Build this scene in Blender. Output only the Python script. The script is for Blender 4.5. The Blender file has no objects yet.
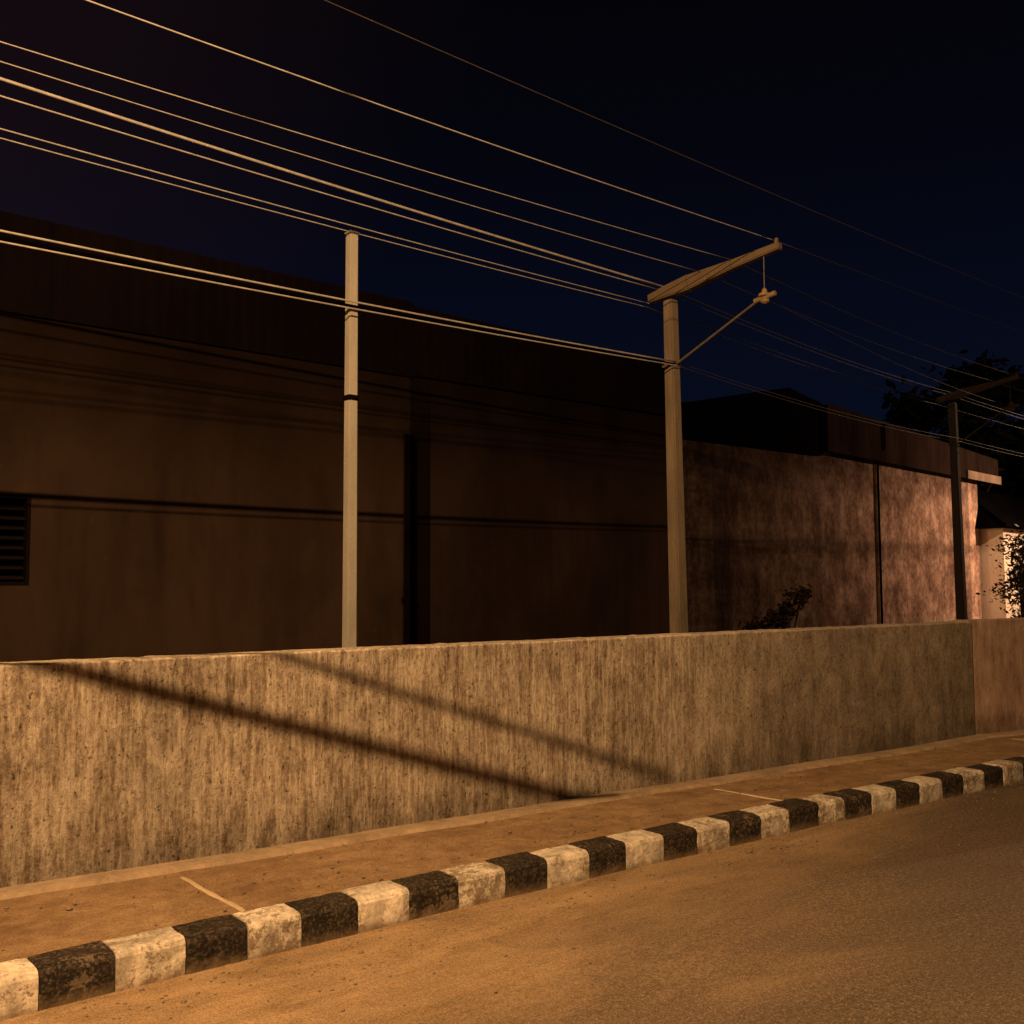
import bpy, bmesh, math, random
from mathutils import Vector, Matrix, noise
random.seed(7)
scene=bpy.context.scene
COL=bpy.context.collection
scene.view_settings.view_transform='Standard'
scene.view_settings.look='None'
scene.view_settings.exposure=0

# ---------------------------------------------------------------- helpers
def link(o):
    COL.objects.link(o); return o
def mesh_obj(name,bm,mat,parent=None,smooth=False,loc=None,rotz=0.0):
    me=bpy.data.meshes.new(name)
    bmesh.ops.recalc_face_normals(bm,faces=bm.faces[:])
    bm.to_mesh(me); bm.free()
    mats=mat if isinstance(mat,(list,tuple)) else [mat]
    for m in mats: me.materials.append(m)
    if smooth:
        for p in me.polygons: p.use_smooth=True
    o=bpy.data.objects.new(name,me); link(o)
    if loc is not None: o.location=loc
    o.rotation_euler=(0,0,rotz)
    if parent: o.parent=parent
    return o
def root(name,loc,rotz,label,cat,group=None):
    e=bpy.data.objects.new(name,None); link(e)
    e.empty_display_size=.3
    e.location=loc; e.rotation_euler=(0,0,rotz)
    tag(e,label,cat,group); return e
def tag(o,label,cat,group=None):
    o["label"]=label; o["category"]=cat
    if group: o["group"]=group
def box(bm,x0,x1,y0,y1,z0,z1,bev=0,mi=0):
    v=[bm.verts.new(p) for p in [(x0,y0,z0),(x1,y0,z0),(x1,y1,z0),(x0,y1,z0),(x0,y0,z1),(x1,y0,z1),(x1,y1,z1),(x0,y1,z1)]]
    fs=[bm.faces.new([v[i] for i in f]) for f in [(0,3,2,1),(4,5,6,7),(0,1,5,4),(1,2,6,5),(2,3,7,6),(3,0,4,7)]]
    for f in fs: f.material_index=mi
    if bev>0:
        es=list({e for f in fs for e in f.edges})
        r=bmesh.ops.bevel(bm,geom=es,offset=bev,segments=2,affect='EDGES',profile=.6)
        for f in r['faces']: f.material_index=mi
def beam(bm,a,b,wa,ha,wb=None,hb=None,bev=.01,up=Vector((0,0,1))):
    wb=wa if wb is None else wb; hb=ha if hb is None else hb
    a=Vector(a); b=Vector(b); d=(b-a).normalized()
    if abs(d.dot(up))>.99: up=Vector((0,1,0))
    s=d.cross(up).normalized(); u=s.cross(d).normalized()
    vs=[]
    for p,w,h in ((a,wa,ha),(b,wb,hb)):
        for sx,sy in ((-1,-1),(1,-1),(1,1),(-1,1)):
            vs.append(bm.verts.new(p+s*sx*w/2+u*sy*h/2))
    fs=[bm.faces.new([vs[i] for i in f]) for f in [(3,2,1,0),(4,5,6,7),(0,1,5,4),(1,2,6,5),(2,3,7,6),(3,0,4,7)]]
    if bev:
        bmesh.ops.bevel(bm,geom=list({e for f in fs for e in f.edges}),offset=bev,segments=2,affect='EDGES')
def tube(bm,pts,r,n=6,r2=None,rad=None):
    pts=[Vector(p) for p in pts]; r2=r if r2 is None else r2
    rings=[]
    for i,p in enumerate(pts):
        d=(pts[min(i+1,len(pts)-1)]-pts[max(i-1,0)]).normalized()
        up=Vector((0,0,1)) if abs(d.z)<.95 else Vector((0,1,0))
        s=d.cross(up).normalized(); u=s.cross(d)
        rr=rad[i] if rad else r+(r2-r)*i/(len(pts)-1)
        rings.append([bm.verts.new(p+(s*math.cos(2*math.pi*k/n)+u*math.sin(2*math.pi*k/n))*rr) for k in range(n)])
    for a,b in zip(rings,rings[1:]):
        for k in range(n): bm.faces.new((a[k],a[(k+1)%n],b[(k+1)%n],b[k]))
    bm.faces.new(rings[0][::-1]); bm.faces.new(rings[-1])
def prism(bm,poly,y0,y1):
    a=[bm.verts.new((x,y0,z)) for x,z in poly]; b=[bm.verts.new((x,y1,z)) for x,z in poly]
    bm.faces.new(a); bm.faces.new(b[::-1]); n=len(poly)
    for i in range(n): bm.faces.new((a[i],b[i],b[(i+1)%n],a[(i+1)%n]))

# ---------------------------------------------------------------- materials
class MB:
    def __init__(s,name,rough=.85,spec=.3):
        s.m=bpy.data.materials.new(name); s.m.use_nodes=True
        s.t=s.m.node_tree; s.b=s.t.nodes["Principled BSDF"]
        s.b.inputs["Roughness"].default_value=rough
        s.b.inputs["Specular IOR Level"].default_value=spec
        s.tc=s.n("ShaderNodeTexCoord"); s.co=s.tc.outputs["Object"]
    def n(s,k): return s.t.nodes.new(k)
    def l(s,a,b): s.t.links.new(a,b)
    def map(s,scale,loc=(0,0,0),co=None):
        m=s.n("ShaderNodeMapping"); m.inputs["Scale"].default_value=scale; m.inputs["Location"].default_value=loc
        s.l(co or s.co,m.inputs["Vector"]); return m.outputs[0]
    def noise(s,scale,sc=(1,1,1),det=6,rough=.6,dist=0,loc=(0,0,0)):
        x=s.n("ShaderNodeTexNoise"); x.inputs["Scale"].default_value=scale; x.inputs["Detail"].default_value=det
        x.inputs["Roughness"].default_value=rough; x.inputs["Distortion"].default_value=dist
        s.l(s.map(sc,loc),x.inputs["Vector"]); return x.outputs["Fac"]
    def ramp(s,fac,stops):
        r=s.n("ShaderNodeValToRGB"); e=r.color_ramp.elements
        while len(e)<len(stops): e.new(.5)
        for i,(p,c) in enumerate(stops):
            e[i].position=p; e[i].color=(c,c,c,1) if isinstance(c,(int,float)) else (*c,1)
        s.l(fac,r.inputs["Fac"]); return r.outputs["Color"]
    def math(s,op,a,b=None,clamp=False):
        m=s.n("ShaderNodeMath"); m.operation=op; m.use_clamp=clamp
        for i,v in enumerate((a,b)):
            if v is None: continue
            if isinstance(v,(int,float)): m.inputs[i].default_value=v
            else: s.l(v,m.inputs[i])
        return m.outputs[0]
    def mix(s,f,a,b,mode='MIX'):
        m=s.n("ShaderNodeMix"); m.data_type='RGBA'; m.blend_type=mode
        F,A,B=m.inputs[0],m.inputs[6],m.inputs[7]
        if isinstance(f,(int,float)): F.default_value=f
        else: s.l(f,F)
        for sock,v in ((A,a),(B,b)):
            if isinstance(v,tuple): sock.default_value=(*v,1)
            elif isinstance(v,(int,float)): sock.default_value=(v,v,v,1)
            else: s.l(v,sock)
        return m.outputs[2]
    def sep(s):
        x=s.n("ShaderNodeSeparateXYZ"); s.l(s.co,x.inputs[0]); return x.outputs
    def rng(s,v,a,b,c=0,d=1):
        m=s.n("ShaderNodeMapRange"); m.inputs[1].default_value=a; m.inputs[2].default_value=b
        m.inputs[3].default_value=c; m.inputs[4].default_value=d; m.interpolation_type='SMOOTHSTEP'
        s.l(v,m.inputs[0]); return m.outputs[0]
    def wsum(s,*pairs):
        acc=None
        for v,k in pairs:
            x=s.math('MULTIPLY',v,k); acc=x if acc is None else s.math('ADD',acc,x)
        return acc
    def out(s,col,h=None,dist=.01,strength=1):
        if isinstance(col,tuple): s.b.inputs["Base Color"].default_value=(*col,1)
        else: s.l(col,s.b.inputs["Base Color"])
        if h is not None:
            b=s.n("ShaderNodeBump"); b.inputs["Distance"].default_value=dist; b.inputs["Strength"].default_value=strength
            s.l(h,b.inputs["Height"]); s.l(b.outputs[0],s.b.inputs["Normal"])
        return s.m

def mat_ribbed_wall():
    m=MB("streaked_rough_concrete",.92,.1); X,Y,Z=m.sep()
    s1=m.noise(32,(1,1,.070),3,.55)                # vertical flutes
    s2=m.noise(70,(1,1,.16),4,.65,.0,(3,0,1))       # thinner broken streaks
    s3=m.noise(34,(1,1,.32),4,.7,.0,(8,0,1))        # short drips
    chips=m.noise(52,(1,1,.8),5,.78,.2)
    big=m.noise(1.0,(1,1,.9),5,.6)
    blot=m.noise(6.0,(1,1,.50),8,.78,.3,(2,0,5))
    drip=m.noise(5.0,(1,1,.22),7,.7,.3)
    fine=m.noise(170,(1,1,1),3,.7)
    pits=m.noise(46,(1,1,.7),3,.65,0,(7,2,0))
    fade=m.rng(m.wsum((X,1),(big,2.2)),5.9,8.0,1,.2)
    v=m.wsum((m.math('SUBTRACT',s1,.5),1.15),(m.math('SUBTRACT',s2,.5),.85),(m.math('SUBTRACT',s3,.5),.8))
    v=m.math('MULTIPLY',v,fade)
    v=m.math('ADD',v,m.wsum((m.math('SUBTRACT',chips,.5),1.15),(m.math('SUBTRACT',blot,.5),.95),(m.math('SUBTRACT',drip,.5),.4),(m.math('SUBTRACT',fine,.5),.5)))
    v=m.math('ADD',v,.56)
    col=m.ramp(v,[(.12,(.19,.135,.092)),(.38,(.31,.242,.178)),(.58,(.445,.365,.28)),(.90,(.61,.525,.415))])
    pm=m.ramp(pits,[(.32,.30),(.38,1.0)])
    col=m.mix(1.0,col,pm,'MULTIPLY')
    dirt=m.ramp(m.wsum((big,.55),(blot,.45)),[(.41,.66),(.56,1.0)])
    col=m.mix(1.0,col,dirt,'MULTIPLY')
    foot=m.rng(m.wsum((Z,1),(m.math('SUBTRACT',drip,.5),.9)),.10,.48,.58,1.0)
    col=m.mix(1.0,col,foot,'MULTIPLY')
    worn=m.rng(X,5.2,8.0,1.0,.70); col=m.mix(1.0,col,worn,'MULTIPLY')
    top=m.rng(Z,1.272,1.292,1.0,1.45); col=m.mix(1.0,col,top,'MULTIPLY')  # top edge brightened in colour, as a lamp-lit cap
    h=m.wsum((v,1.0),(fine,.3),(pm,.35))
    return m.out(col,h,.012,.85)
def mat_plaster(name,base,dark,scale=1.0,bump=.006,streak=.5):
    m=MB(name,.9,.2)
    a=m.noise(.9*scale,(1,1,1),8,.65,.6); b=m.noise(3.2*scale,(1,1,.22),7,.65,.3); c=m.noise(60,(1,1,1),4,.7); d=m.noise(9*scale,(1,1,.8),6,.7)
    v=m.wsum((a,.5),(b,streak),(d,.35))
    col=m.ramp(v,[(.50,dark),(.72,base),(.92,tuple(min(1,x*1.35) for x in base))])
    return m.out(col,m.wsum((c,.6),(d,1)),bump,.7)
def mat_wall2():
    m=MB("weathered_red_render",.92,.1); X,Y,Z=m.sep()
    a=m.noise(2.2,(1,1,1),7,.7); b=m.noise(20,(1,1,.12),5,.7); c=m.noise(55,(1,1,.5),5,.75); d=m.noise(9,(1,1,.5),7,.75)
    v=m.wsum((a,.35),(b,.3),(c,.15),(d,.3))
    col=m.ramp(v,[(.42,(.15,.095,.068)),(.54,(.31,.21,.155)),(.68,(.48,.35,.27))])
    foot=m.rng(m.wsum((Z,1),(d,.5)),.25,.75,.5,1.0); col=m.mix(1.0,col,foot,'MULTIPLY')
    return m.out(col,v,.02,.8)
def mat_blotch():
    m=MB("stained_rusty_plaster",.95,.0); X,Y,Z=m.sep()
    a=m.noise(.9,(1,1,1),10,.78,0); b=m.noise(2.6,(1,1,.25),8,.74,0); d=m.noise(8,(1,1,.9),8,.8)
    v=m.wsum((a,.85),(b,.35),(d,.40))
    col=m.ramp(v,[(.66,(.050,.028,.019)),(.78,(.125,.078,.055)),(.89,(.24,.16,.118)),(1.0,(.42,.30,.225))])
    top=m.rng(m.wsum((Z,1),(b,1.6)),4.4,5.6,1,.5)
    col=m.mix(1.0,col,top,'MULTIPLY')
    lamp_falloff=m.rng(X,0.0,15.0,.36,1.2); col=m.mix(1.0,col,lamp_falloff,'MULTIPLY')  # lamp falloff painted in: dark on the left, bright on the right
    end=m.rng(m.wsum((X,1),(d,.2)),16.4,16.6,1,2.0); col=m.mix(1.0,col,end,'MULTIPLY')  # last stretch brightened in colour to stand for lamp light
    return m.out(col,d,.008,.7)
def mat_brown(name,base,var=.35,spec=.0,dark_top=False):
    m=MB(name,1.0,spec)
    a=m.noise(.7,(1,1,.6),7,.6,.4); b=m.noise(4,(1,1,.12),6,.6); c=m.noise(90,(1,1,1),3,.7)
    v=m.wsum((a,.7),(b,.3))
    col=m.ramp(v,[(.38,tuple(x*(1-var) for x in base)),(.62,tuple(x*(1+var) for x in base))])
    if dark_top:
        Z=m.sep()[2]; k=m.rng(m.wsum((Z,1),(b,1.2)),3.3,5.6,1,.30); col=m.mix(1.0,col,k,'MULTIPLY')  # darker towards the top
    return m.out(col,c,.004,.6)
def mat_kerb(name,paint,under,thr,amt):
    m=MB(name,.8,.2)
    info=m.n("ShaderNodeObjectInfo")
    add=m.n("ShaderNodeVectorMath"); add.operation='ADD'
    comb=m.n("ShaderNodeCombineXYZ"); m.l(m.math('MULTIPLY',info.outputs["Random"],40),comb.inputs[0]); m.l(m.math('MULTIPLY',info.outputs["Random"],17),comb.inputs[1])
    m.l(m.co,add.inputs[0]); m.l(comb.outputs[0],add.inputs[1]); base=m.co; m.co=add.outputs[0]
    a=m.noise(9,(1,1,1),8,.75,.3); b=m.noise(60,(1,1,1),4,.7); g=m.noise(6,(1,1,.6),8,.8)
    v=m.wsum((a,.7),(b,.3))
    t2=m.math('ADD',v,m.wsum((m.math('SUBTRACT',info.outputs["Random"],.5),.09)))
    mask=m.ramp(t2,[(thr,1-amt),(thr+.04,1)])
    pc=m.mix(m.ramp(g,[(.40,0),(.60,1)]),tuple(x*.42 for x in paint),paint)
    pc=m.mix(m.ramp(b,[(.38,.35),(.52,0)]),pc,(.2,.14,.08))
    col=m.mix(mask,under,pc)
    m.co=base; Z=m.sep()[2]
    low=m.rng(m.wsum((Z,1),(a,.12)),.04,.12,.8,0)
    col=m.mix(low,col,(.17,.12,.07))
    return m.out(col,v,.009,.85)
def mat_concrete(name,base,var=.3,rough=.85,st=1):
    m=MB(name,rough,.2)
    a=m.noise(3,(1,1,.35 if st else 1),7,.65,.3); b=m.noise(50,(1,1,1),4,.7); c=m.noise(14,(1,1,.1 if st else 1),5,.7)
    v=m.wsum((a,.5),(b,.25),(c,.25))
    col=m.ramp(v,[(.38,tuple(x*(1-var) for x in base)),(.62,tuple(min(1,x*(1+var*.6)) for x in base))])
    return m.out(col,b,.003,.6)
def mat_road():
    m=MB("dusty_asphalt",.85,.22); X,Y,Z=m.sep()
    grain=m.noise(105,(1,1,1),3,.8); g2=m.noise(38,(1,1,1),6,.75); a=m.noise(.55,(1,2.2,1),7,.65,.7); p=m.noise(2.6,(.6,1.6,1),7,.7,.5)
    gg=m.wsum((grain,.6),(g2,.4))
    asp=m.ramp(gg,[(.38,(.030,.022,.018)),(.51,(.090,.066,.047)),(.65,(.28,.21,.14))])
    dust=m.ramp(m.wsum((p,.5),(gg,.5)),[(.40,(.20,.128,.065)),(.60,(.50,.34,.19))])
    e=m.math('SUBTRACT',4.7,Y)
    e=m.math('ADD',e,m.math('MULTIPLY',m.math('SUBTRACT',a,.5),3.0))
    e=m.math('ADD',e,m.math('MULTIPLY',m.math('SUBTRACT',p,.5),1.4))
    e=m.math('ADD',e,m.math('MULTIPLY',m.math('SUBTRACT',X,2.4),.34))
    k=m.rng(e,.2,2.4,.97,.08)
    k2=m.math('MULTIPLY',k,m.ramp(grain,[(.34,.55),(.55,1.0)]))
    col=m.mix(k2,asp,dust)
    return m.out(col,gg,.012,.85)
def mat_pave():
    m=MB("dusty_pavement",.9,.15); X,Y,Z=m.sep()
    g=m.noise(90,(1,1,1),4,.8); a=m.noise(1.8,(1,1.6,1),8,.7,.6); b=m.noise(8,(1,1,1),8,.75)
    v=m.wsum((a,.5),(b,.5))
    col=m.ramp(v,[(.38,(.20,.122,.064)),(.5,(.31,.20,.110)),(.62,(.43,.295,.17))])
    col=m.mix(m.ramp(g,[(.38,.55),(.53,0)]),col,(.09,.055,.03))
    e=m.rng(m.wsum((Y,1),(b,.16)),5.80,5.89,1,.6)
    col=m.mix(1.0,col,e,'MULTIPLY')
    return m.out(col,m.wsum((g,1),(b,1.5)),.010,.9)
def mat_simple(name,c,rough=.6,metal=0,spec=.3):
    m=MB(name,rough,spec); m.b.inputs["Metallic"].default_value=metal
    a=m.noise(14,(1,1,1),5,.65)
    col=m.ramp(a,[(.3,tuple(x*.7 for x in c)),(.7,tuple(min(1,x*1.15) for x in c))])
    return m.out(col,a,.002,.4)
def mat_leaf(name,c,spec=.3):
    m=MB(name,.6,spec)
    a=m.noise(2.3,(1,1,1),4,.6); b=m.noise(18,(1,1,1),2,.6)
    col=m.ramp(m.wsum((a,.5),(b,.5)),[(.35,tuple(x*.45 for x in c)),(.65,tuple(x*1.5 for x in c))])
    return m.out(col)
def mat_emit(name,c,s):
    m=bpy.data.materials.new(name); m.use_nodes=True; t=m.node_tree
    b=t.nodes["Principled BSDF"]; b.inputs["Emission Color"].default_value=(*c,1); b.inputs["Emission Strength"].default_value=s
    b.inputs["Base Color"].default_value=(.8,.7,.5,1); return m

M_wall=mat_ribbed_wall()
M_wall2=mat_wall2()
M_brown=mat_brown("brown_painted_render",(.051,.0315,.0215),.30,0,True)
M_brown_shade=mat_brown("shaded_brown_render",(.033,.0205,.0150),.30,0,True)  # same brown render, its dimmer lamp light put into the colour
M_fascia=mat_brown("dark_corrugated_sheet",(.0070,.0044,.0044),.3)
M_fascia2=mat_brown("rusty_corrugated_sheet",(.0105,.0065,.0050),.4)
M_eave=mat_brown("pale_eave_board",(.13,.092,.066),.4)
M_black=mat_brown("black_frame_and_shade",(.0095,.006,.0048),.25)  # near-black for frames, clamps and the painted shade strip
M_louvre=mat_brown("dark_louvre_slats",(.018,.012,.009),.3)
M_roof=mat_brown("dark_roof_sheet",(.0018,.0016,.0018),.3)
M_blotch=mat_blotch()
M_cream=mat_plaster("cream_render",(.88,.76,.60),(.72,.58,.43),1.0,.004,.3)
M_kw=mat_kerb("worn_white_paint",(.78,.69,.56),(.19,.14,.09),.445,.8)
M_kb=mat_kerb("worn_black_paint",(.022,.018,.015),(.20,.15,.10),.385,.55)
M_road=mat_road(); M_pave=mat_pave()
M_ground=mat_plaster("dry_earth",(.16,.11,.07),(.08,.055,.035),.6,.02)
M_post=mat_concrete("pale_weathered_post",(.45,.42,.36),.25)
M_pole=mat_concrete("weathered_pole_concrete",(.24,.187,.13),.40)
M_arm=mat_concrete("weathered_arm_concrete",(.19,.138,.088),.22,.85,0)
M_poledark=mat_concrete("darkened_pole_concrete",(.028,.020,.016),.3)  # pole concrete darkened in colour for the far pole's silhouette
M_steel=mat_simple("dull_steel",(.16,.125,.085),.6,.1)
M_wire=mat_simple("weathered_aluminium_wire",(.48,.45,.40),.5,.0,.4)
M_wiredk=mat_simple("black_insulated_cable",(.07,.055,.045),.6)
M_wirefar=mat_simple("dimmed_overhead_wire",(.06,.048,.04),.6)  # wire colour darkened past the pole, as if less lit
M_porc=mat_simple("brown_porcelain",(.36,.25,.13),.3,0,.5)
M_line=mat_concrete("pale_mortar",(.46,.36,.24),.35)
M_trunk=mat_simple("tree_bark",(.03,.022,.015),.9,0,.05)
M_leafdark=mat_leaf("dark_foliage",(.0025,.0034,.0020),.0)
M_leafdry=mat_leaf("dry_dark_leaves",(.011,.0075,.0052),.0)
M_leaf=mat_leaf("shrub_foliage",(.030,.026,.016),.2)
M_flower=mat_leaf("pale_blossom",(.40,.28,.22))
M_stone=mat_simple("small_stones",(.20,.155,.11),.9)
M_lens=mat_emit("lamp_lens_glow",(1,.6,.25),6)

# ---------------------------------------------------------------- world
w=bpy.data.worlds.new("World"); scene.world=w; w.use_nodes=True
t=w.node_tree; bg=t.nodes["Background"]
tc=t.nodes.new("ShaderNodeTexCoord"); sp=t.nodes.new("ShaderNodeSeparateXYZ"); t.links.new(tc.outputs["Generated"],sp.inputs[0])
r=t.nodes.new("ShaderNodeValToRGB"); e=r.color_ramp.elements
stops=[(0,(.0024,.0044,.0100)),(.14,(.0021,.0038,.0118)),(.28,(.0017,.0025,.0080)),(.40,(.0013,.0015,.0038)),(.55,(.0010,.0010,.0018))]
while len(e)<len(stops): e.new(.5)
for i,(p,c) in enumerate(stops): e[i].position=p; e[i].color=(*c,1)
t.links.new(sp.outputs["Z"],r.inputs["Fac"])
dp=t.nodes.new("ShaderNodeVectorMath"); dp.operation='DOT_PRODUCT'; dp.inputs[1].default_value=(-.62,.60,.5)
t.links.new(tc.outputs["Generated"],dp.inputs[0])
mr=t.nodes.new("ShaderNodeMapRange"); mr.inputs[1].default_value=.38; mr.inputs[2].default_value=1.0
t.links.new(dp.outputs["Value"],mr.inputs[0])
gl=t.nodes.new("ShaderNodeMix"); gl.data_type='RGBA'; gl.blend_type='ADD'; gl.inputs[7].default_value=(.011,.0040,.0033,1)
t.links.new(mr.outputs[0],gl.inputs[0]); t.links.new(r.outputs[0],gl.inputs[6])
t.links.new(gl.outputs[2],bg.inputs["Color"]); bg.inputs["Strength"].default_value=1.0

# ---------------------------------------------------------------- setting
def kerbY(x):
    P=[(-14,3.9),(0,4.48),(1.2,4.575),(3,4.665),(5,4.735),(9,4.765),(24,2.9),(40,.8)]
    for (a,ya),(b,yb) in zip(P,P[1:]):
        if x<=b: return ya+(yb-ya)*(x-a)/(b-a)
    return P[-1][1]
def wallY(x):
    return 5.82 if x<=9.66 else 5.85-(x-9.66)*.123
def strip(name,xs,f0,f1,z,mat,ny=1,jit=0):
    bm=bmesh.new(); prev=None
    for x in xs:
        row=[]
        for j in range(ny+1):
            y=f0(x)+(f1(x)-f0(x))*j/ny
            row.append(bm.verts.new((x,y,z+(noise.noise(Vector((x*.9,y*1.3,0)))*jit))))
        if prev:
            for j in range(ny): bm.faces.new((prev[j],row[j],row[j+1],prev[j+1]))
        prev=row
    o=mesh_obj(name,bm,mat,smooth=True); o["kind"]="structure"; return o
bm=bmesh.new()
vs=[bm.verts.new(p) for p in [(-300,-300,-.02),(300,-300,-.02),(300,300,-.02),(-300,300,-.02)]]; bm.faces.new(vs)
g=mesh_obj("ground",bm,M_ground); g["kind"]="structure"
xs=[-14+i*.25 for i in range(0,217)]
strip("road",xs,lambda x:kerbY(x)-8.2,lambda x:kerbY(x)+.03,.0,M_road,24,.008)
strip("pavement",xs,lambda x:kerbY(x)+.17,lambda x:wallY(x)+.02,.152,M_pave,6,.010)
for x in (-2.2,1.80,5.78,9.9):
    bm=bmesh.new(); n=14; prev=None
    for i in range(n+1):
        y=kerbY(x)+.2+(wallY(x)-.28-kerbY(x)-.2)*i/n
        wv=.012+.011*noise.noise(Vector((x,y*9,3)))
        c=x+.020*noise.noise(Vector((x,y*4,9)))-.07*i/n
        z=.152+noise.noise(Vector((x*.9,y*1.3,0)))*.010+.006
        cur=[bm.verts.new((c-wv,y,z-.006)),bm.verts.new((c-wv*.6,y,z)),bm.verts.new((c+wv*.6,y,z)),bm.verts.new((c+wv,y,z-.006))]
        if prev:
            for k in range(3): bm.faces.new((prev[k],cur[k],cur[k+1],prev[k+1]))
        prev=cur
    o=mesh_obj("pavement_joint",bm,M_line); o["kind"]="structure"
bm=bmesh.new(); prev=None
for i in range(0,400):
    x=-14+i*.07; y=wallY(x)-.15+.016*noise.noise(Vector((x*1.5,0,4)))+.016*noise.noise(Vector((x*8,0,4)))
    z=.152+noise.noise(Vector((x*.9,y*1.3,0)))*.010
    cur=[bm.verts.new((x,y-.014,z-.004)),bm.verts.new((x,y-.002,z+.020)),bm.verts.new((x,y+.04,z+.022)),bm.verts.new((x,wallY(x)+.01,z+.018))]
    if prev:
        for k in range(3): bm.faces.new((prev[k],cur[k],cur[k+1],prev[k+1]))
    prev=cur
M_edge=mat_concrete("dusty_edge_concrete",(.34,.25,.165),.42)
o=mesh_obj("pavement_edge",bm,M_edge); o["kind"]="structure"

# kerb stones
pitch=.3
def kb(i):
    n=i-14; off={3:.035,4:.0,5:.0}.get(n,.05 if n<3 else 0)
    return .805+pitch*n+off+(.006*math.sin(n*2.7) if n>5 else 0)
for i in range(62):
    xa=kb(i); xb=kb(i+1)
    ya,yb=kerbY(xa),kerbY(xb)
    dx,dy=xb-xa,yb-ya; L=math.hypot(dx,dy)
    bm=bmesh.new()
    box(bm,-L/2+.002,L/2-.002,0,.19,-.06,.160,0)
    bmesh.ops.subdivide_edges(bm,edges=bm.edges[:],cuts=7,use_grid_fill=True)
    for v in bm.verts:
        if v.co.z>.135 and v.co.y<.03: v.co.y+=.009
        if v.co.z>.159 and v.co.y<.03: v.co.z-=.008
        if abs(v.co.x)>L/2-.01:
            if v.co.z>.15: v.co.z-=.001+.005*abs(noise.noise(v.co*20+Vector((i,0,0))))
            if v.co.y<.02: v.co.y+=.001+.006*abs(noise.noise(v.co*22+Vector((0,i,0))))
        v.co+=Vector((0,noise.noise(v.co*18+Vector((i*3.1,0,0)))*.005,noise.noise(v.co*15+Vector((0,i*2.3,5)))*.004))
    white=(i-14)%2!=0
    o=mesh_obj("kerb_stone",bm,M_kw if white else M_kb,smooth=False,
        loc=((xa+xb)/2,(ya+yb)/2+random.uniform(-.005,.005),random.uniform(-.004,.004)),rotz=math.atan2(dy,dx)+random.uniform(-.007,.007))
    tag(o,"worn white painted kerb stone edging the pavement" if white else "worn black painted kerb stone edging the pavement","kerb stone","painted kerb stones along the road")

# boundary wall
def lowwall(name,xa,xb,fy,th,z1,mat,label):
    bm=bmesh.new(); prev=None; n=int((xb-xa)/.06)
    for i in range(n+1):
        x=xa+(xb-xa)*i/n; y=fy(x)
        zt=z1+.006*noise.noise(Vector((x*2.2,1,0)))+.006*noise.noise(Vector((x*11,5,0)))
        j=.008*noise.noise(Vector((x*1.4,7,0)))
        c=.010+.007*noise.noise(Vector((x*14,9,0)))
        cur=[bm.verts.new(p) for p in [(x,y+j,-.1),(x,y+j*.5,.7),(x,y,zt-c),(x,y+c,zt),(x,y+th-.012,zt+.002),(x,y+th,zt-.012),(x,y+th,-.1)]]
        if prev:
            for k in range(6): bm.faces.new((prev[k],prev[k+1],cur[k+1],cur[k]))
            bm.faces.new((prev[6],prev[0],cur[0],cur[6]))
        else: bm.faces.new(cur)
        prev=cur
    bm.faces.new(prev[::-1])
    o=mesh_obj(name,bm,mat); tag(o,label,"wall"); return o
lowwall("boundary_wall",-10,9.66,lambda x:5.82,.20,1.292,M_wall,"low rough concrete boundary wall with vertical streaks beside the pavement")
lowwall("boundary_wall",9.665,26,lambda x:wallY(x),.20,1.305,M_wall2,"low weathered reddish rendered wall section beyond the bend")

# ---------------------------------------------------------------- warehouse
def corr(bm,x0,x1,z0a,z1a,z0b,z1b,y,pitch=.19,amp=.03):
    n=int((x1-x0)/pitch*4); prev=None
    for i in range(n+1):
        f=i/n; x=x0+(x1-x0)*f; k=i%4; yy=y-(amp if k in(1,2) else 0)
        a=bm.verts.new((x,yy,z0a+(z0b-z0a)*f)); b=bm.verts.new((x,yy,z1a+(z1b-z1a)*f))
        if prev: bm.faces.new((prev[0],a,b,prev[1]))
        prev=(a,b)
R1=math.atan2(.1305,.991)
wh=root("warehouse_building",(1.94,13.27,0),R1,"long dark brown warehouse with corrugated parapet behind the wall","building")
bm=bmesh.new()
wx0,wx1,wz0,wz1=-1.1,.33,1.70,2.77
box(bm,-12,wx0,0,.25,0,5.0); box(bm,wx1,5.96,0,.25,0,5.0); box(bm,wx0,wx1,0,.25,0,wz0); box(bm,wx0,wx1,0,.25,wz1,5.0)
box(bm,-12,-11.75,.25,10,0,5.0); box(bm,-11.75,12.4,9.75,10,0,5.0)
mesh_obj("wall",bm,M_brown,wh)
bm=bmesh.new(); box(bm,6.38,12.4,.01,.26,0,5.0); box(bm,12.15,12.4,.26,9.75,0,5.0)
mesh_obj("wall",bm,M_brown_shade,wh)
bm=bmesh.new(); box(bm,5.962,6.378,.02,.25,0,5.0); mesh_obj("recess_shade",bm,M_black,wh)  # shallow joint; the post's shadow is painted on as a near-black strip
bm=bmesh.new()
corr(bm,-12,5.98,4.90,6.10,4.95,6.15,-.055,.19,.010); corr(bm,5.99,12.4,4.98,6.09,5.03,6.05,-.055,.19,.010)
box(bm,-12,5.98,-.04,.3,5.02,6.06); box(bm,5.99,12.4,-.04,.3,5.05,6.0)
mesh_obj("parapet",bm,M_fascia,wh)
bm=bmesh.new(); box(bm,-12,12.35,.3,10,5.3,5.9); mesh_obj("roof",bm,M_roof,wh)
win=bpy.data.objects.new("window",None); link(win); win.parent=wh
bm=bmesh.new()
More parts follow.
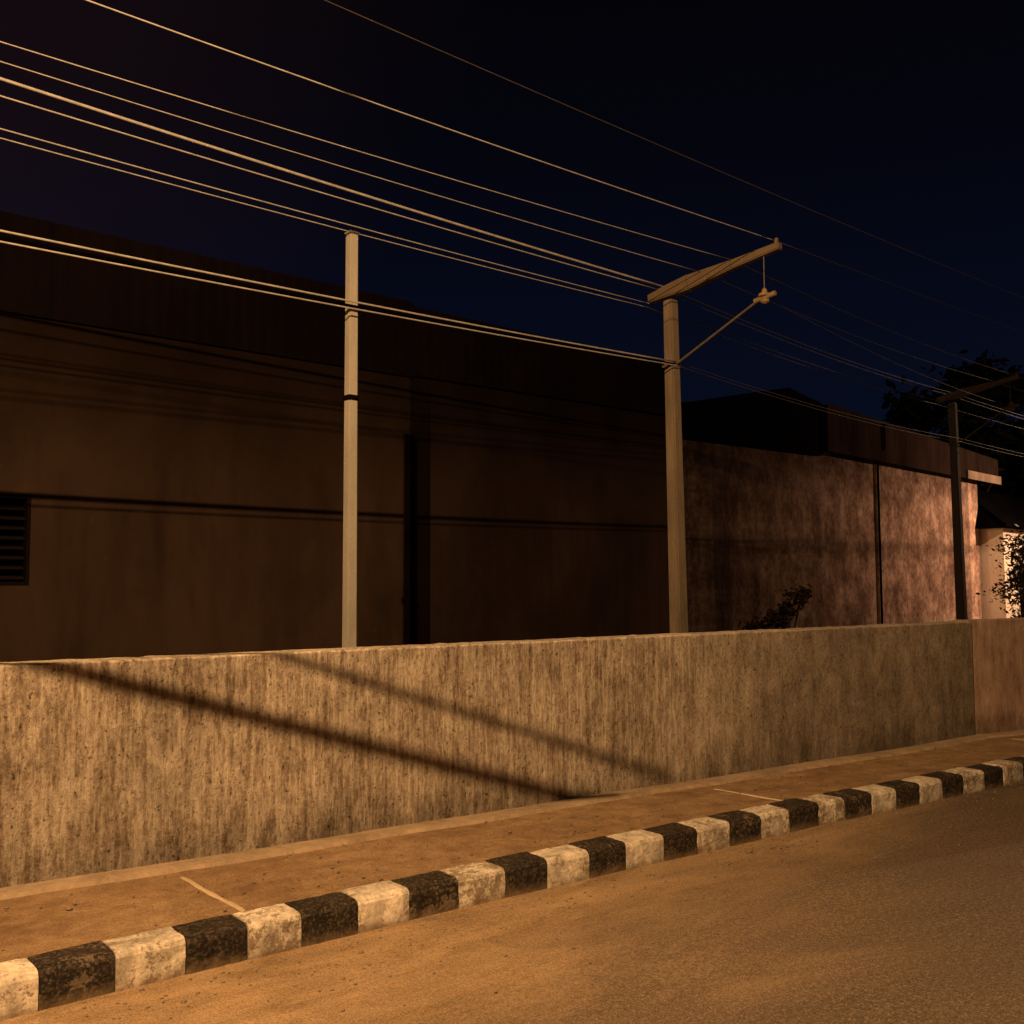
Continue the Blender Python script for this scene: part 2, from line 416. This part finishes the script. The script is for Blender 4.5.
for a,b,c,d in [(wx0,wx0+.05,wz0,wz1),(wx1-.04,wx1,wz0,wz1),(wx0+.05,wx1-.04,wz0,wz0+.04),(wx0+.05,wx1-.04,wz1-.04,wz1)]:
    box(bm,a,b,-.012,.12,c,d)
mesh_obj("frame",bm,M_black,win)
bm=bmesh.new()
for k in range(8):
    z=wz0+.09+k*.118
    beam(bm,(wx0+.05,.08,z),(wx1-.04,.08,z),.09,.010,bev=0,up=Vector((0,-.35,.94)))
mesh_obj("louvre",bm,M_louvre,win)
bm=bmesh.new(); box(bm,wx0,wx1,.2,.24,wz0,wz1); mesh_obj("backing",bm,M_roof,win)

# ---------------------------------------------------------------- second building
R2=math.atan2(.199,.98)
b2=root("storage_building",(15.24,15.58,0),R2,"long low building with blotchy stained plaster and sheet-metal fascia","building")
bm=bmesh.new()
box(bm,-.95,9.40,0,.25,0,5.05); box(bm,9.46,17.2,-.03,.22,0,5.05)
box(bm,16.95,17.2,.25,8,0,5.05); box(bm,-.95,-.70,.25,8,0,5.05)
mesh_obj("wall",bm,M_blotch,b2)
bm=bmesh.new()
corr(bm,6.15,18.6,5.0,6.24,4.98,5.82,-.26,.24,.006)
mesh_obj("fascia",bm,M_fascia2,b2)
bm=bmesh.new(); box(bm,15.6,18.65,-.33,-.28,4.97,5.24); mesh_obj("eave_board",bm,M_eave,b2)
bm=bmesh.new()
prism(bm,[(-.9,4.72),(-.9,5.36),(.07,5.51),(4.46,6.42),(6.14,6.24),(6.14,4.9)],-.12,7)
prism(bm,[(6.16,5.06),(6.16,6.20),(18.55,5.78),(18.55,5.03)],-.22,7)
mesh_obj("roof",bm,M_roof,b2)
bm=bmesh.new(); tube(bm,[(9.44,-.08,0),(9.44,-.08,3),(9.44,-.08,5.1),(9.40,-.31,5.4),(9.40,-.31,6.05)],.034,8)
mesh_obj("downpipe",bm,M_roof,b2)

# ---------------------------------------------------------------- small house at the end
hs=root("small_house",(32.4,18.3,0),R2,"small cream rendered house with dark overhanging roof","house")
bm=bmesh.new(); box(bm,0,1.4,0,.2,0,3.6); box(bm,2.3,7,0,.2,0,3.6); box(bm,1.4,2.3,0,.2,2.15,3.6); box(bm,0,.2,.2,6,0,3.6); box(bm,6.8,7,.2,6,0,3.6)
mesh_obj("wall",bm,M_cream,hs)
bm=bmesh.new()
v=[bm.verts.new(p) for p in [(-.5,-.25,3.56),(7.6,-.25,3.56),(7.1,1.6,4.95),(.25,1.6,4.95),(-.5,6.3,3.5),(7.6,6.3,3.5),(-.5,-.25,3.44),(7.6,-.25,3.44),(-.5,6.3,3.35),(7.6,6.3,3.35)]]
for f in [(0,1,2,3),(3,2,5,4),(0,3,4,8,6),(1,7,9,5,2),(0,6,7,1),(4,5,9,8),(6,8,9,7)]: bm.faces.new([v[i] for i in f])
mesh_obj("roof",bm,M_roof,hs)
door=bpy.data.objects.new("door",None); link(door); door.parent=hs
bm=bmesh.new(); box(bm,1.42,2.28,.08,.12,0,2.13); box(bm,1.5,2.20,.065,.08,.2,1.0); box(bm,1.5,2.20,.065,.08,1.15,2.0); mesh_obj("panel",bm,M_trunk,door)
bm=bmesh.new(); box(bm,2.16,2.22,.02,.062,1.02,1.08,.005); mesh_obj("handle",bm,M_steel,door)

# ---------------------------------------------------------------- poles
def slimpost(loc,rot,h,label):
    pa=root("metal_post",loc,rot,label,"post")
    bm=bmesh.new(); beam(bm,(0,0,0),(0,0,h-.02),.110,.110,.094,.094,.010); mesh_obj("shaft",bm,M_post,pa)
    bm=bmesh.new(); box(bm,-.057,.057,-.057,.057,h*.675,h*.685,.003); box(bm,-.01,.02,-.08,-.057,h*.677,h*.683); mesh_obj("clamp",bm,M_black,pa)
    bm=bmesh.new(); box(bm,-.053,.053,-.053,.053,h-.018,h,.004); mesh_obj("cap",bm,M_post,pa)
slimpost((4.37,9.00,0),R1,5.155,"slim pale square post standing behind the boundary wall")
slimpost((-3.3,6.15,0),R1,3.0,"short pale square post holding a service cable")
slimpost((-1.75,6.15,0),R1,3.0,"short pale square post holding a service cable")

def utility(loc,rotz,label,top,arm_a,arm_b,w0,w1,mat,hw=1.0,msteel=None,marm=None):
    ms=msteel or M_steel
    u=root("utility_pole",loc,rotz,label,"utility pole","utility poles carrying the overhead wires")
    bm=bmesh.new(); beam(bm,(.05,-.03,0),(0,0,top),w0,w0,w1,w1,.016); mesh_obj("shaft",bm,mat,u)
    A=Vector(arm_a); B=Vector(arm_b); C=Vector((0,0,(A.z+(B.z-A.z)*abs(A.y)/(abs(A.y)+abs(B.y)))))
    bm=bmesh.new()
    beam(bm,A,C+(B-C)*.20,.13*hw,.12*hw,.13*hw,.20*hw,.015)
    beam(bm,C+(B-C)*.19,C+(B-C)*.60,.12*hw,.19*hw,.11*hw,.115*hw,.012)
    beam(bm,C+(B-C)*.59,B,.105*hw,.112*hw,.095*hw,.085*hw,.012)
    mesh_obj("crossarm",bm,marm or mat,u)
    ins_top=C+(B-C)*.86
    bm=bmesh.new(); tube(bm,[B+Vector((0,.06,.02)),B+Vector((0,.05,.10))],.024,8); mesh_obj("pin",bm,ms,u)
    low=ins_top+Vector((0,0,-.52))
    bm=bmesh.new(); tube(bm,[ins_top,ins_top*.5+low*.5,low],.007,6); mesh_obj("hanger",bm,ms,u)
    bm=bmesh.new()
    prof=[(-.10,.02),(-.08,.05),(-.05,.055),(-.045,.03),(-.02,.035),(-.01,.075),(.02,.07),(.03,.035),(.07,.03),(.09,.012)]
    rings=[[bm.verts.new(low+Vector((rr*math.cos(k*math.pi/6),rr*math.sin(k*math.pi/6),z))) for k in range(12)] for z,rr in prof]
    for a,b in zip(rings,rings[1:]):
        for k in range(12): bm.faces.new((a[k],a[(k+1)%12],b[(k+1)%12],b[k]))
    bm.faces.new(rings[0][::-1]); bm.faces.new(rings[-1])
    tube(bm,[low+Vector((0,-.15,-.0)),low+Vector((0,.14,-.04))],.030,8)
    mesh_obj("insulator",bm,M_porc if not msteel else ms,u,smooth=False)
    bm=bmesh.new(); beam(bm,(0,-w1/2,top-.85),low+Vector((0,.06,-.03)),.026,.026,bev=.004)
    box(bm,-w1/2-.012,w1/2+.012,-w1/2-.012,w1/2+.012,top-.88,top-.85,.003)
    mesh_obj("brace",bm,ms,u)
    return u
rB=math.atan2(.115,.993)
utility((9.12,9.48,0),rB,"concrete utility pole with raised crossarm, brace and hanging insulator",5.33,(0,.34,5.42),(0,-1.66,5.63),.185,.145,M_pole,1.0,None,M_arm)
utility((19.03,11.71,0),math.radians(10),"dark distant utility pole with crossarm beside the building",5.30,(0,.3,5.38),(0,-1.30,5.64),.18,.14,M_poledark,.9,M_poledark)
utility((-14.5,6.6,0),rB,"concrete utility pole with crossarm further down the street",5.6,(0,.34,5.64),(0,-1.66,5.88),.205,.165,M_pole)
utility((33.5,14.2,0),math.radians(8),"concrete utility pole with crossarm at the street end",5.6,(0,.34,5.64),(0,-1.66,5.88),.205,.165,M_poledark)
utility((6.15,-3.75,0),math.radians(97),"concrete utility pole across the road holding service cables",8.9,(0,.95,9.0),(0,-1.05,9.04),.22,.17,M_poledark)

# ---------------------------------------------------------------- overhead wires
def span(a,b,sag,n=40):
    a=Vector(a); b=Vector(b); return [a+(b-a)*i/n+Vector((0,0,-4*sag*(i/n)*(1-i/n))) for i in range(n+1)]
def wire(spans,r,mat,label,grp="overhead wires along the street"):
    bm=bmesh.new(); pts=[]
    for a,b,sag in spans:
        s=span(a,b,sag); pts+=s if not pts else s[1:]
    tube(bm,pts,r,8)
    o=mesh_obj("overhead_wire",bm,mat,smooth=True); tag(o,label,"wire",grp); return o
def through(p0x,mid,end):
    m=Vector(mid); e=Vector(end)
    d=(e-m); s=(p0x-m.x)/(d.x)
    a=Vector((p0x,m.y+d.y*s,0)); f=(m.x-p0x)/(e.x-p0x)
    sag=.22
    a.z=(m.z+4*sag*f*(1-f)-e.z*f)/(1-f)
    return (a,e,sag)
LB="bare aluminium overhead wire catching the street light"
LF="overhead wire in dimmed colour running on to the next pole"
W=[ # mid point, attach at pole, radius, far points
 ((1.44,6.90,5.53),(9.29,7.92,5.72),.0056,[(33,11.0,6.3)],M_wire,LB),
 ((.97,7.52,5.40),(9.22,8.50,5.62),.0046,[(19.25,10.6,5.72),(33.5,12.6,5.9)],M_wire,LB),
 ((1.10,8.05,5.51),(9.16,8.95,5.57),.0046,[(19.2,11.0,5.66),(33.5,13.0,5.9)],M_wire,LB),
 ((1.18,8.68,5.67),(9.10,9.58,5.53),.0135,[(19.0,11.75,5.52),(33.5,14.3,5.75)],M_wire,"thick twisted overhead cable lit by the street light"),
 ((1.18,8.72,5.55),(9.10,9.64,5.50),.0070,[(19.0,11.85,5.50),(33.5,14.4,5.7)],M_wire,LB),
 ((1.18,8.80,5.32),(9.06,9.82,5.36),.0062,[(18.97,11.95,5.36)],M_wire,LB),
 ((1.18,8.84,5.26),(9.06,9.86,5.32),.0056,[(18.97,12.0,5.30),(33.5,14.6,5.6)],M_wire,LB),
 ((1.18,8.50,4.40),(9.08,9.36,4.50),.0095,[(18.95,11.55,4.55),(33.5,14.0,4.8)],M_wire,"low overhead service wire tied to the concrete pole"),
 ((1.19,8.50,4.315),(9.08,9.34,4.45),.0080,[(18.95,11.53,4.48),(33.5,14.0,4.7)],M_wire,"low overhead service wire tied to the concrete pole"),
]
for mid,end,r_,far,mt,lb in W:
    wire([through(-14.5,mid,end)],r_,mt,lb)
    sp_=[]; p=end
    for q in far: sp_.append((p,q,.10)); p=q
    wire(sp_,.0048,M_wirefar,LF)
# black cable added behind the two low service wires to widen their shadow
wire([through(-14.5,(1.19,8.56,4.362),(9.08,9.40,4.478))],.017,M_roof,"black cable added between the low service wires for a broader shadow")
wire([through(-14.5,(2.9,6.35,5.74),(16.0,7.6,5.62)),((16.0,7.6,5.62),(33,9.2,6.4),.05)],.0038,M_wiredk,"thin high overhead wire above the street")
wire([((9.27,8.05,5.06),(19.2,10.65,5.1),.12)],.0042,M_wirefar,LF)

# unseen service cables added to cast the wall shadows, thinned where those end
LAMP=Vector((-1.5,.5,7.05))
def drop(S_a,S_b,fa,fb,r,y_end,y_pole,tail=.08):
    P1=LAMP+(Vector(S_a)-LAMP)*fa; P2=LAMP+(Vector(S_b)-LAMP)*fb
    d=P2-P1
    E0=P1+d*((y_end-P1.y)/d.y); E1=P1+d*((y_pole-P1.y)/d.y)
    pts=[E0,P1,P1*.5+P2*.5,P2,P2+d*tail*.3,P2+d*tail,P2+d*(tail+.02),E1]
    rad=[r,r,r,r,r*1.1,r*.9,.0022,.0022]
    bm=bmesh.new(); tube(bm,pts,r,10,rad=rad)
    o=mesh_obj("overhead_wire",bm,M_wiredk,smooth=True); tag(o,"thick black service cable added above the road to cast a wall shadow","wire","service cables added for the wall shadows"); return o
drop((1.11,5.82,1.28),(4.65,5.82,.15),.55,.44,.021,6.1,-3.7)
drop((2.38,5.82,1.28),(5.44,5.82,.24),.52,.42,.0115,6.1,-3.7,.02)

# ---------------------------------------------------------------- street lamps
def lamp(base,head,power,color,radius):
    hx,hy,hz=head; bx,by=base
    u=root("street_lamp",(bx,by,0),0,"tall street lamp with curved arm lighting the road","street lamp","street lamps along the road")
    dx,dy=hx-bx,hy-by; L=math.hypot(dx,dy); ux,uy=dx/L,dy/L
    bm=bmesh.new(); tube(bm,[(0,0,0),(0,0,hz*.5),(0,0,hz-.3)],.09,12,.055); mesh_obj("shaft",bm,M_steel,u,smooth=True)
    bm=bmesh.new(); tube(bm,[(0,0,hz-.32),(ux*.3,uy*.3,hz+.05),(ux*.9,uy*.9,hz+.25),(ux*(L-.5),uy*(L-.5),hz+.25),(ux*(L-.3),uy*(L-.3),hz+.22)],.035,10); mesh_obj("arm",bm,M_steel,u,smooth=True)
    hd=bpy.data.objects.new("lantern",None); link(hd); hd.parent=u; hd.location=(dx,dy,hz); hd.rotation_euler=(0,0,math.atan2(uy,ux))
    bm=bmesh.new()
    v=[bm.verts.new(p) for p in [(-.35,-.13,.12),(.32,-.13,.12),(.32,.13,.12),(-.35,.13,.12),(-.30,-.07,.26),(.2,-.07,.24),(.2,.07,.24),(-.30,.07,.26)]]
    for f in [(3,2,1,0),(4,5,6,7),(0,1,5,4),(1,2,6,5),(2,3,7,6),(3,0,4,7)]: bm.faces.new([v[i] for i in f])
    mesh_obj("housing",bm,M_steel,hd)
    bm=bmesh.new(); box(bm,-.2,.24,-.1,.1,.105,.118); mesh_obj("lens",bm,M_lens,hd)
    ld=bpy.data.lights.new("lamp_bulb","POINT"); ld.energy=power; ld.color=color; ld.shadow_soft_size=radius
    lo=bpy.data.objects.new("lamp_bulb",ld); link(lo); lo.parent=hd; lo.location=(0,0,0)
lamp((-1.6,-4.6),tuple(LAMP),5800,(1.0,.578,.250),.036)
lamp((33.3,8.6),(32.6,13.0,6.4),4300,(1.0,.60,.37),.05)

# ---------------------------------------------------------------- vegetation
def leaves(bm,centres,n,spread,size,mi=0):
    for _ in range(n):
        c,rad=random.choice(centres)
        d=Vector((random.gauss(0,1),random.gauss(0,1),random.gauss(0,.8)))*spread*rad
        p=c+d
        s=size*random.uniform(.6,1.4)
        a=Vector((random.uniform(-1,1),random.uniform(-1,1),random.uniform(-.7,.7))).normalized()
        b=a.cross(Vector((random.uniform(-1,1),random.uniform(-1,1),random.uniform(-1,1)))).normalized()
        v=[bm.verts.new(p+a*s),bm.verts.new(p+b*s*.42+a*s*.1),bm.verts.new(p-a*s),bm.verts.new(p-b*s*.42-a*s*.1)]
        f=bm.faces.new(v); f.material_index=mi
def tree(loc,h,rad,n,size,label):
    u=root("tree",loc,random.uniform(0,6),label,"tree","dark trees behind the buildings")
    bm=bmesh.new(); tube(bm,[(0,0,0),(.1,.05,h*.25),(0,.15,h*.5)],.22,8,.13)
    cs=[]
    for k in range(16):
        a=k*2.399; rr=rad*random.uniform(.35,.95); z=h*random.uniform(.5,.93)
        if z>h*.8: rr*=.6
        c=Vector((rr*math.cos(a),rr*math.sin(a),z)); cs.append((c,random.uniform(.6,1.1)))
        tube(bm,[(0,.1,h*random.uniform(.3,.5)),c*.55+Vector((0,0,h*.25)),c],.07,5,.015)
    mesh_obj("trunk",bm,M_trunk,u)
    bm=bmesh.new(); leaves(bm,cs,n,rad*.17,size); mesh_obj("crown",bm,M_leafdark,u)
tree((43.5,26.5,0),11.4,4.2,8500,.27,"tall dark leafy tree silhouetted against the night sky")
tree((49,24,0),10.8,4.0,8500,.27,"tall dark leafy tree silhouetted against the night sky")
def shrub(loc,h,rad,n,size,mat,label,flowers=0,low=.55,spread=.22):
    u=root("shrub",loc,0,label,"plant")
    bm=bmesh.new(); cs=[]
    for k in range(12):
        a=random.uniform(0,6.28); rr=rad*random.uniform(.2,1); z=h*random.uniform(low,.98)
        c=Vector((rr*math.cos(a),rr*math.sin(a),z))
        cs.append((c,random.uniform(.6,1.2)))
        tube(bm,[(0,0,0),c*.5+Vector((random.uniform(-.1,.1),0,h*.1)),c],.018,5,.005)
    mesh_obj("stem",bm,M_trunk,u)
    bm=bmesh.new(); leaves(bm,cs,n,rad*spread,size)
    if flowers: leaves(bm,cs,flowers,rad*spread*1.1,size*.7,1)
    mesh_obj("foliage",bm,[mat,M_flower],u)
# low slanting clump: crown rises from one side to the other
u=root("shrub",(8.6,7.5,0),0,"low dark slanting plant growing behind the boundary wall","plant")
bm=bmesh.new(); cs=[]
for k in range(14):
    f=k/13; c=Vector((-.30+.62*f+random.uniform(-.05,.05),-.25*f+random.uniform(-.08,.08),1.20+.36*f**1.3+random.uniform(-.06,.03)))
    cs.append((c,random.uniform(.6,1.1)))
    tube(bm,[(0,0,0),c*.5+Vector((0,0,.1)),c],.014,5,.004)
mesh_obj("stem",bm,M_trunk,u)
bm=bmesh.new(); leaves(bm,cs,800,.062,.036); mesh_obj("foliage",bm,M_leafdry,u)
shrub((25.15,13.75,0),2.5,.55,1400,.060,M_leaf,"leafy flowering shrub lit up beside the house",100,.3,.30)
shrub((27.2,14.3,0),3.0,.85,2200,.065,M_leaf,"leafy flowering shrub lit up beside the house",110,.3,.30)

# loose grit by the kerb
bm=bmesh.new()
for _ in range(900):
    x=random.uniform(-1,10)
    if random.random()<.6: y=kerbY(x)-abs(random.gauss(0,.35))-.02; z=.004
    else: y=random.uniform(kerbY(x)+.22,5.8); z=.16
    s=random.uniform(.003,.009)*(1.6 if random.random()<.06 else 1)
    bmesh.ops.create_icosphere(bm,subdivisions=1,radius=s,matrix=Matrix.Translation((x,y,z))@Matrix.Diagonal((1.3,random.uniform(.7,1.2),.6,1)))
o=mesh_obj("grit",bm,M_stone); o["kind"]="stuff"

# ---------------------------------------------------------------- camera
cd=bpy.data.cameras.new("camera"); cam=bpy.data.objects.new("camera",cd); link(cam)
cam.location=(0,0,1.7)
cam.rotation_euler=(Matrix.Rotation(math.radians(-34.9),3,'Z')@Matrix.Rotation(math.radians(93.97),3,'X')@Matrix.Rotation(math.radians(-.25),3,'Z')).to_euler()
cd.lens=36; cd.sensor_width=36; cd.clip_end=1000; cd.clip_start=.05
scene.camera=cam
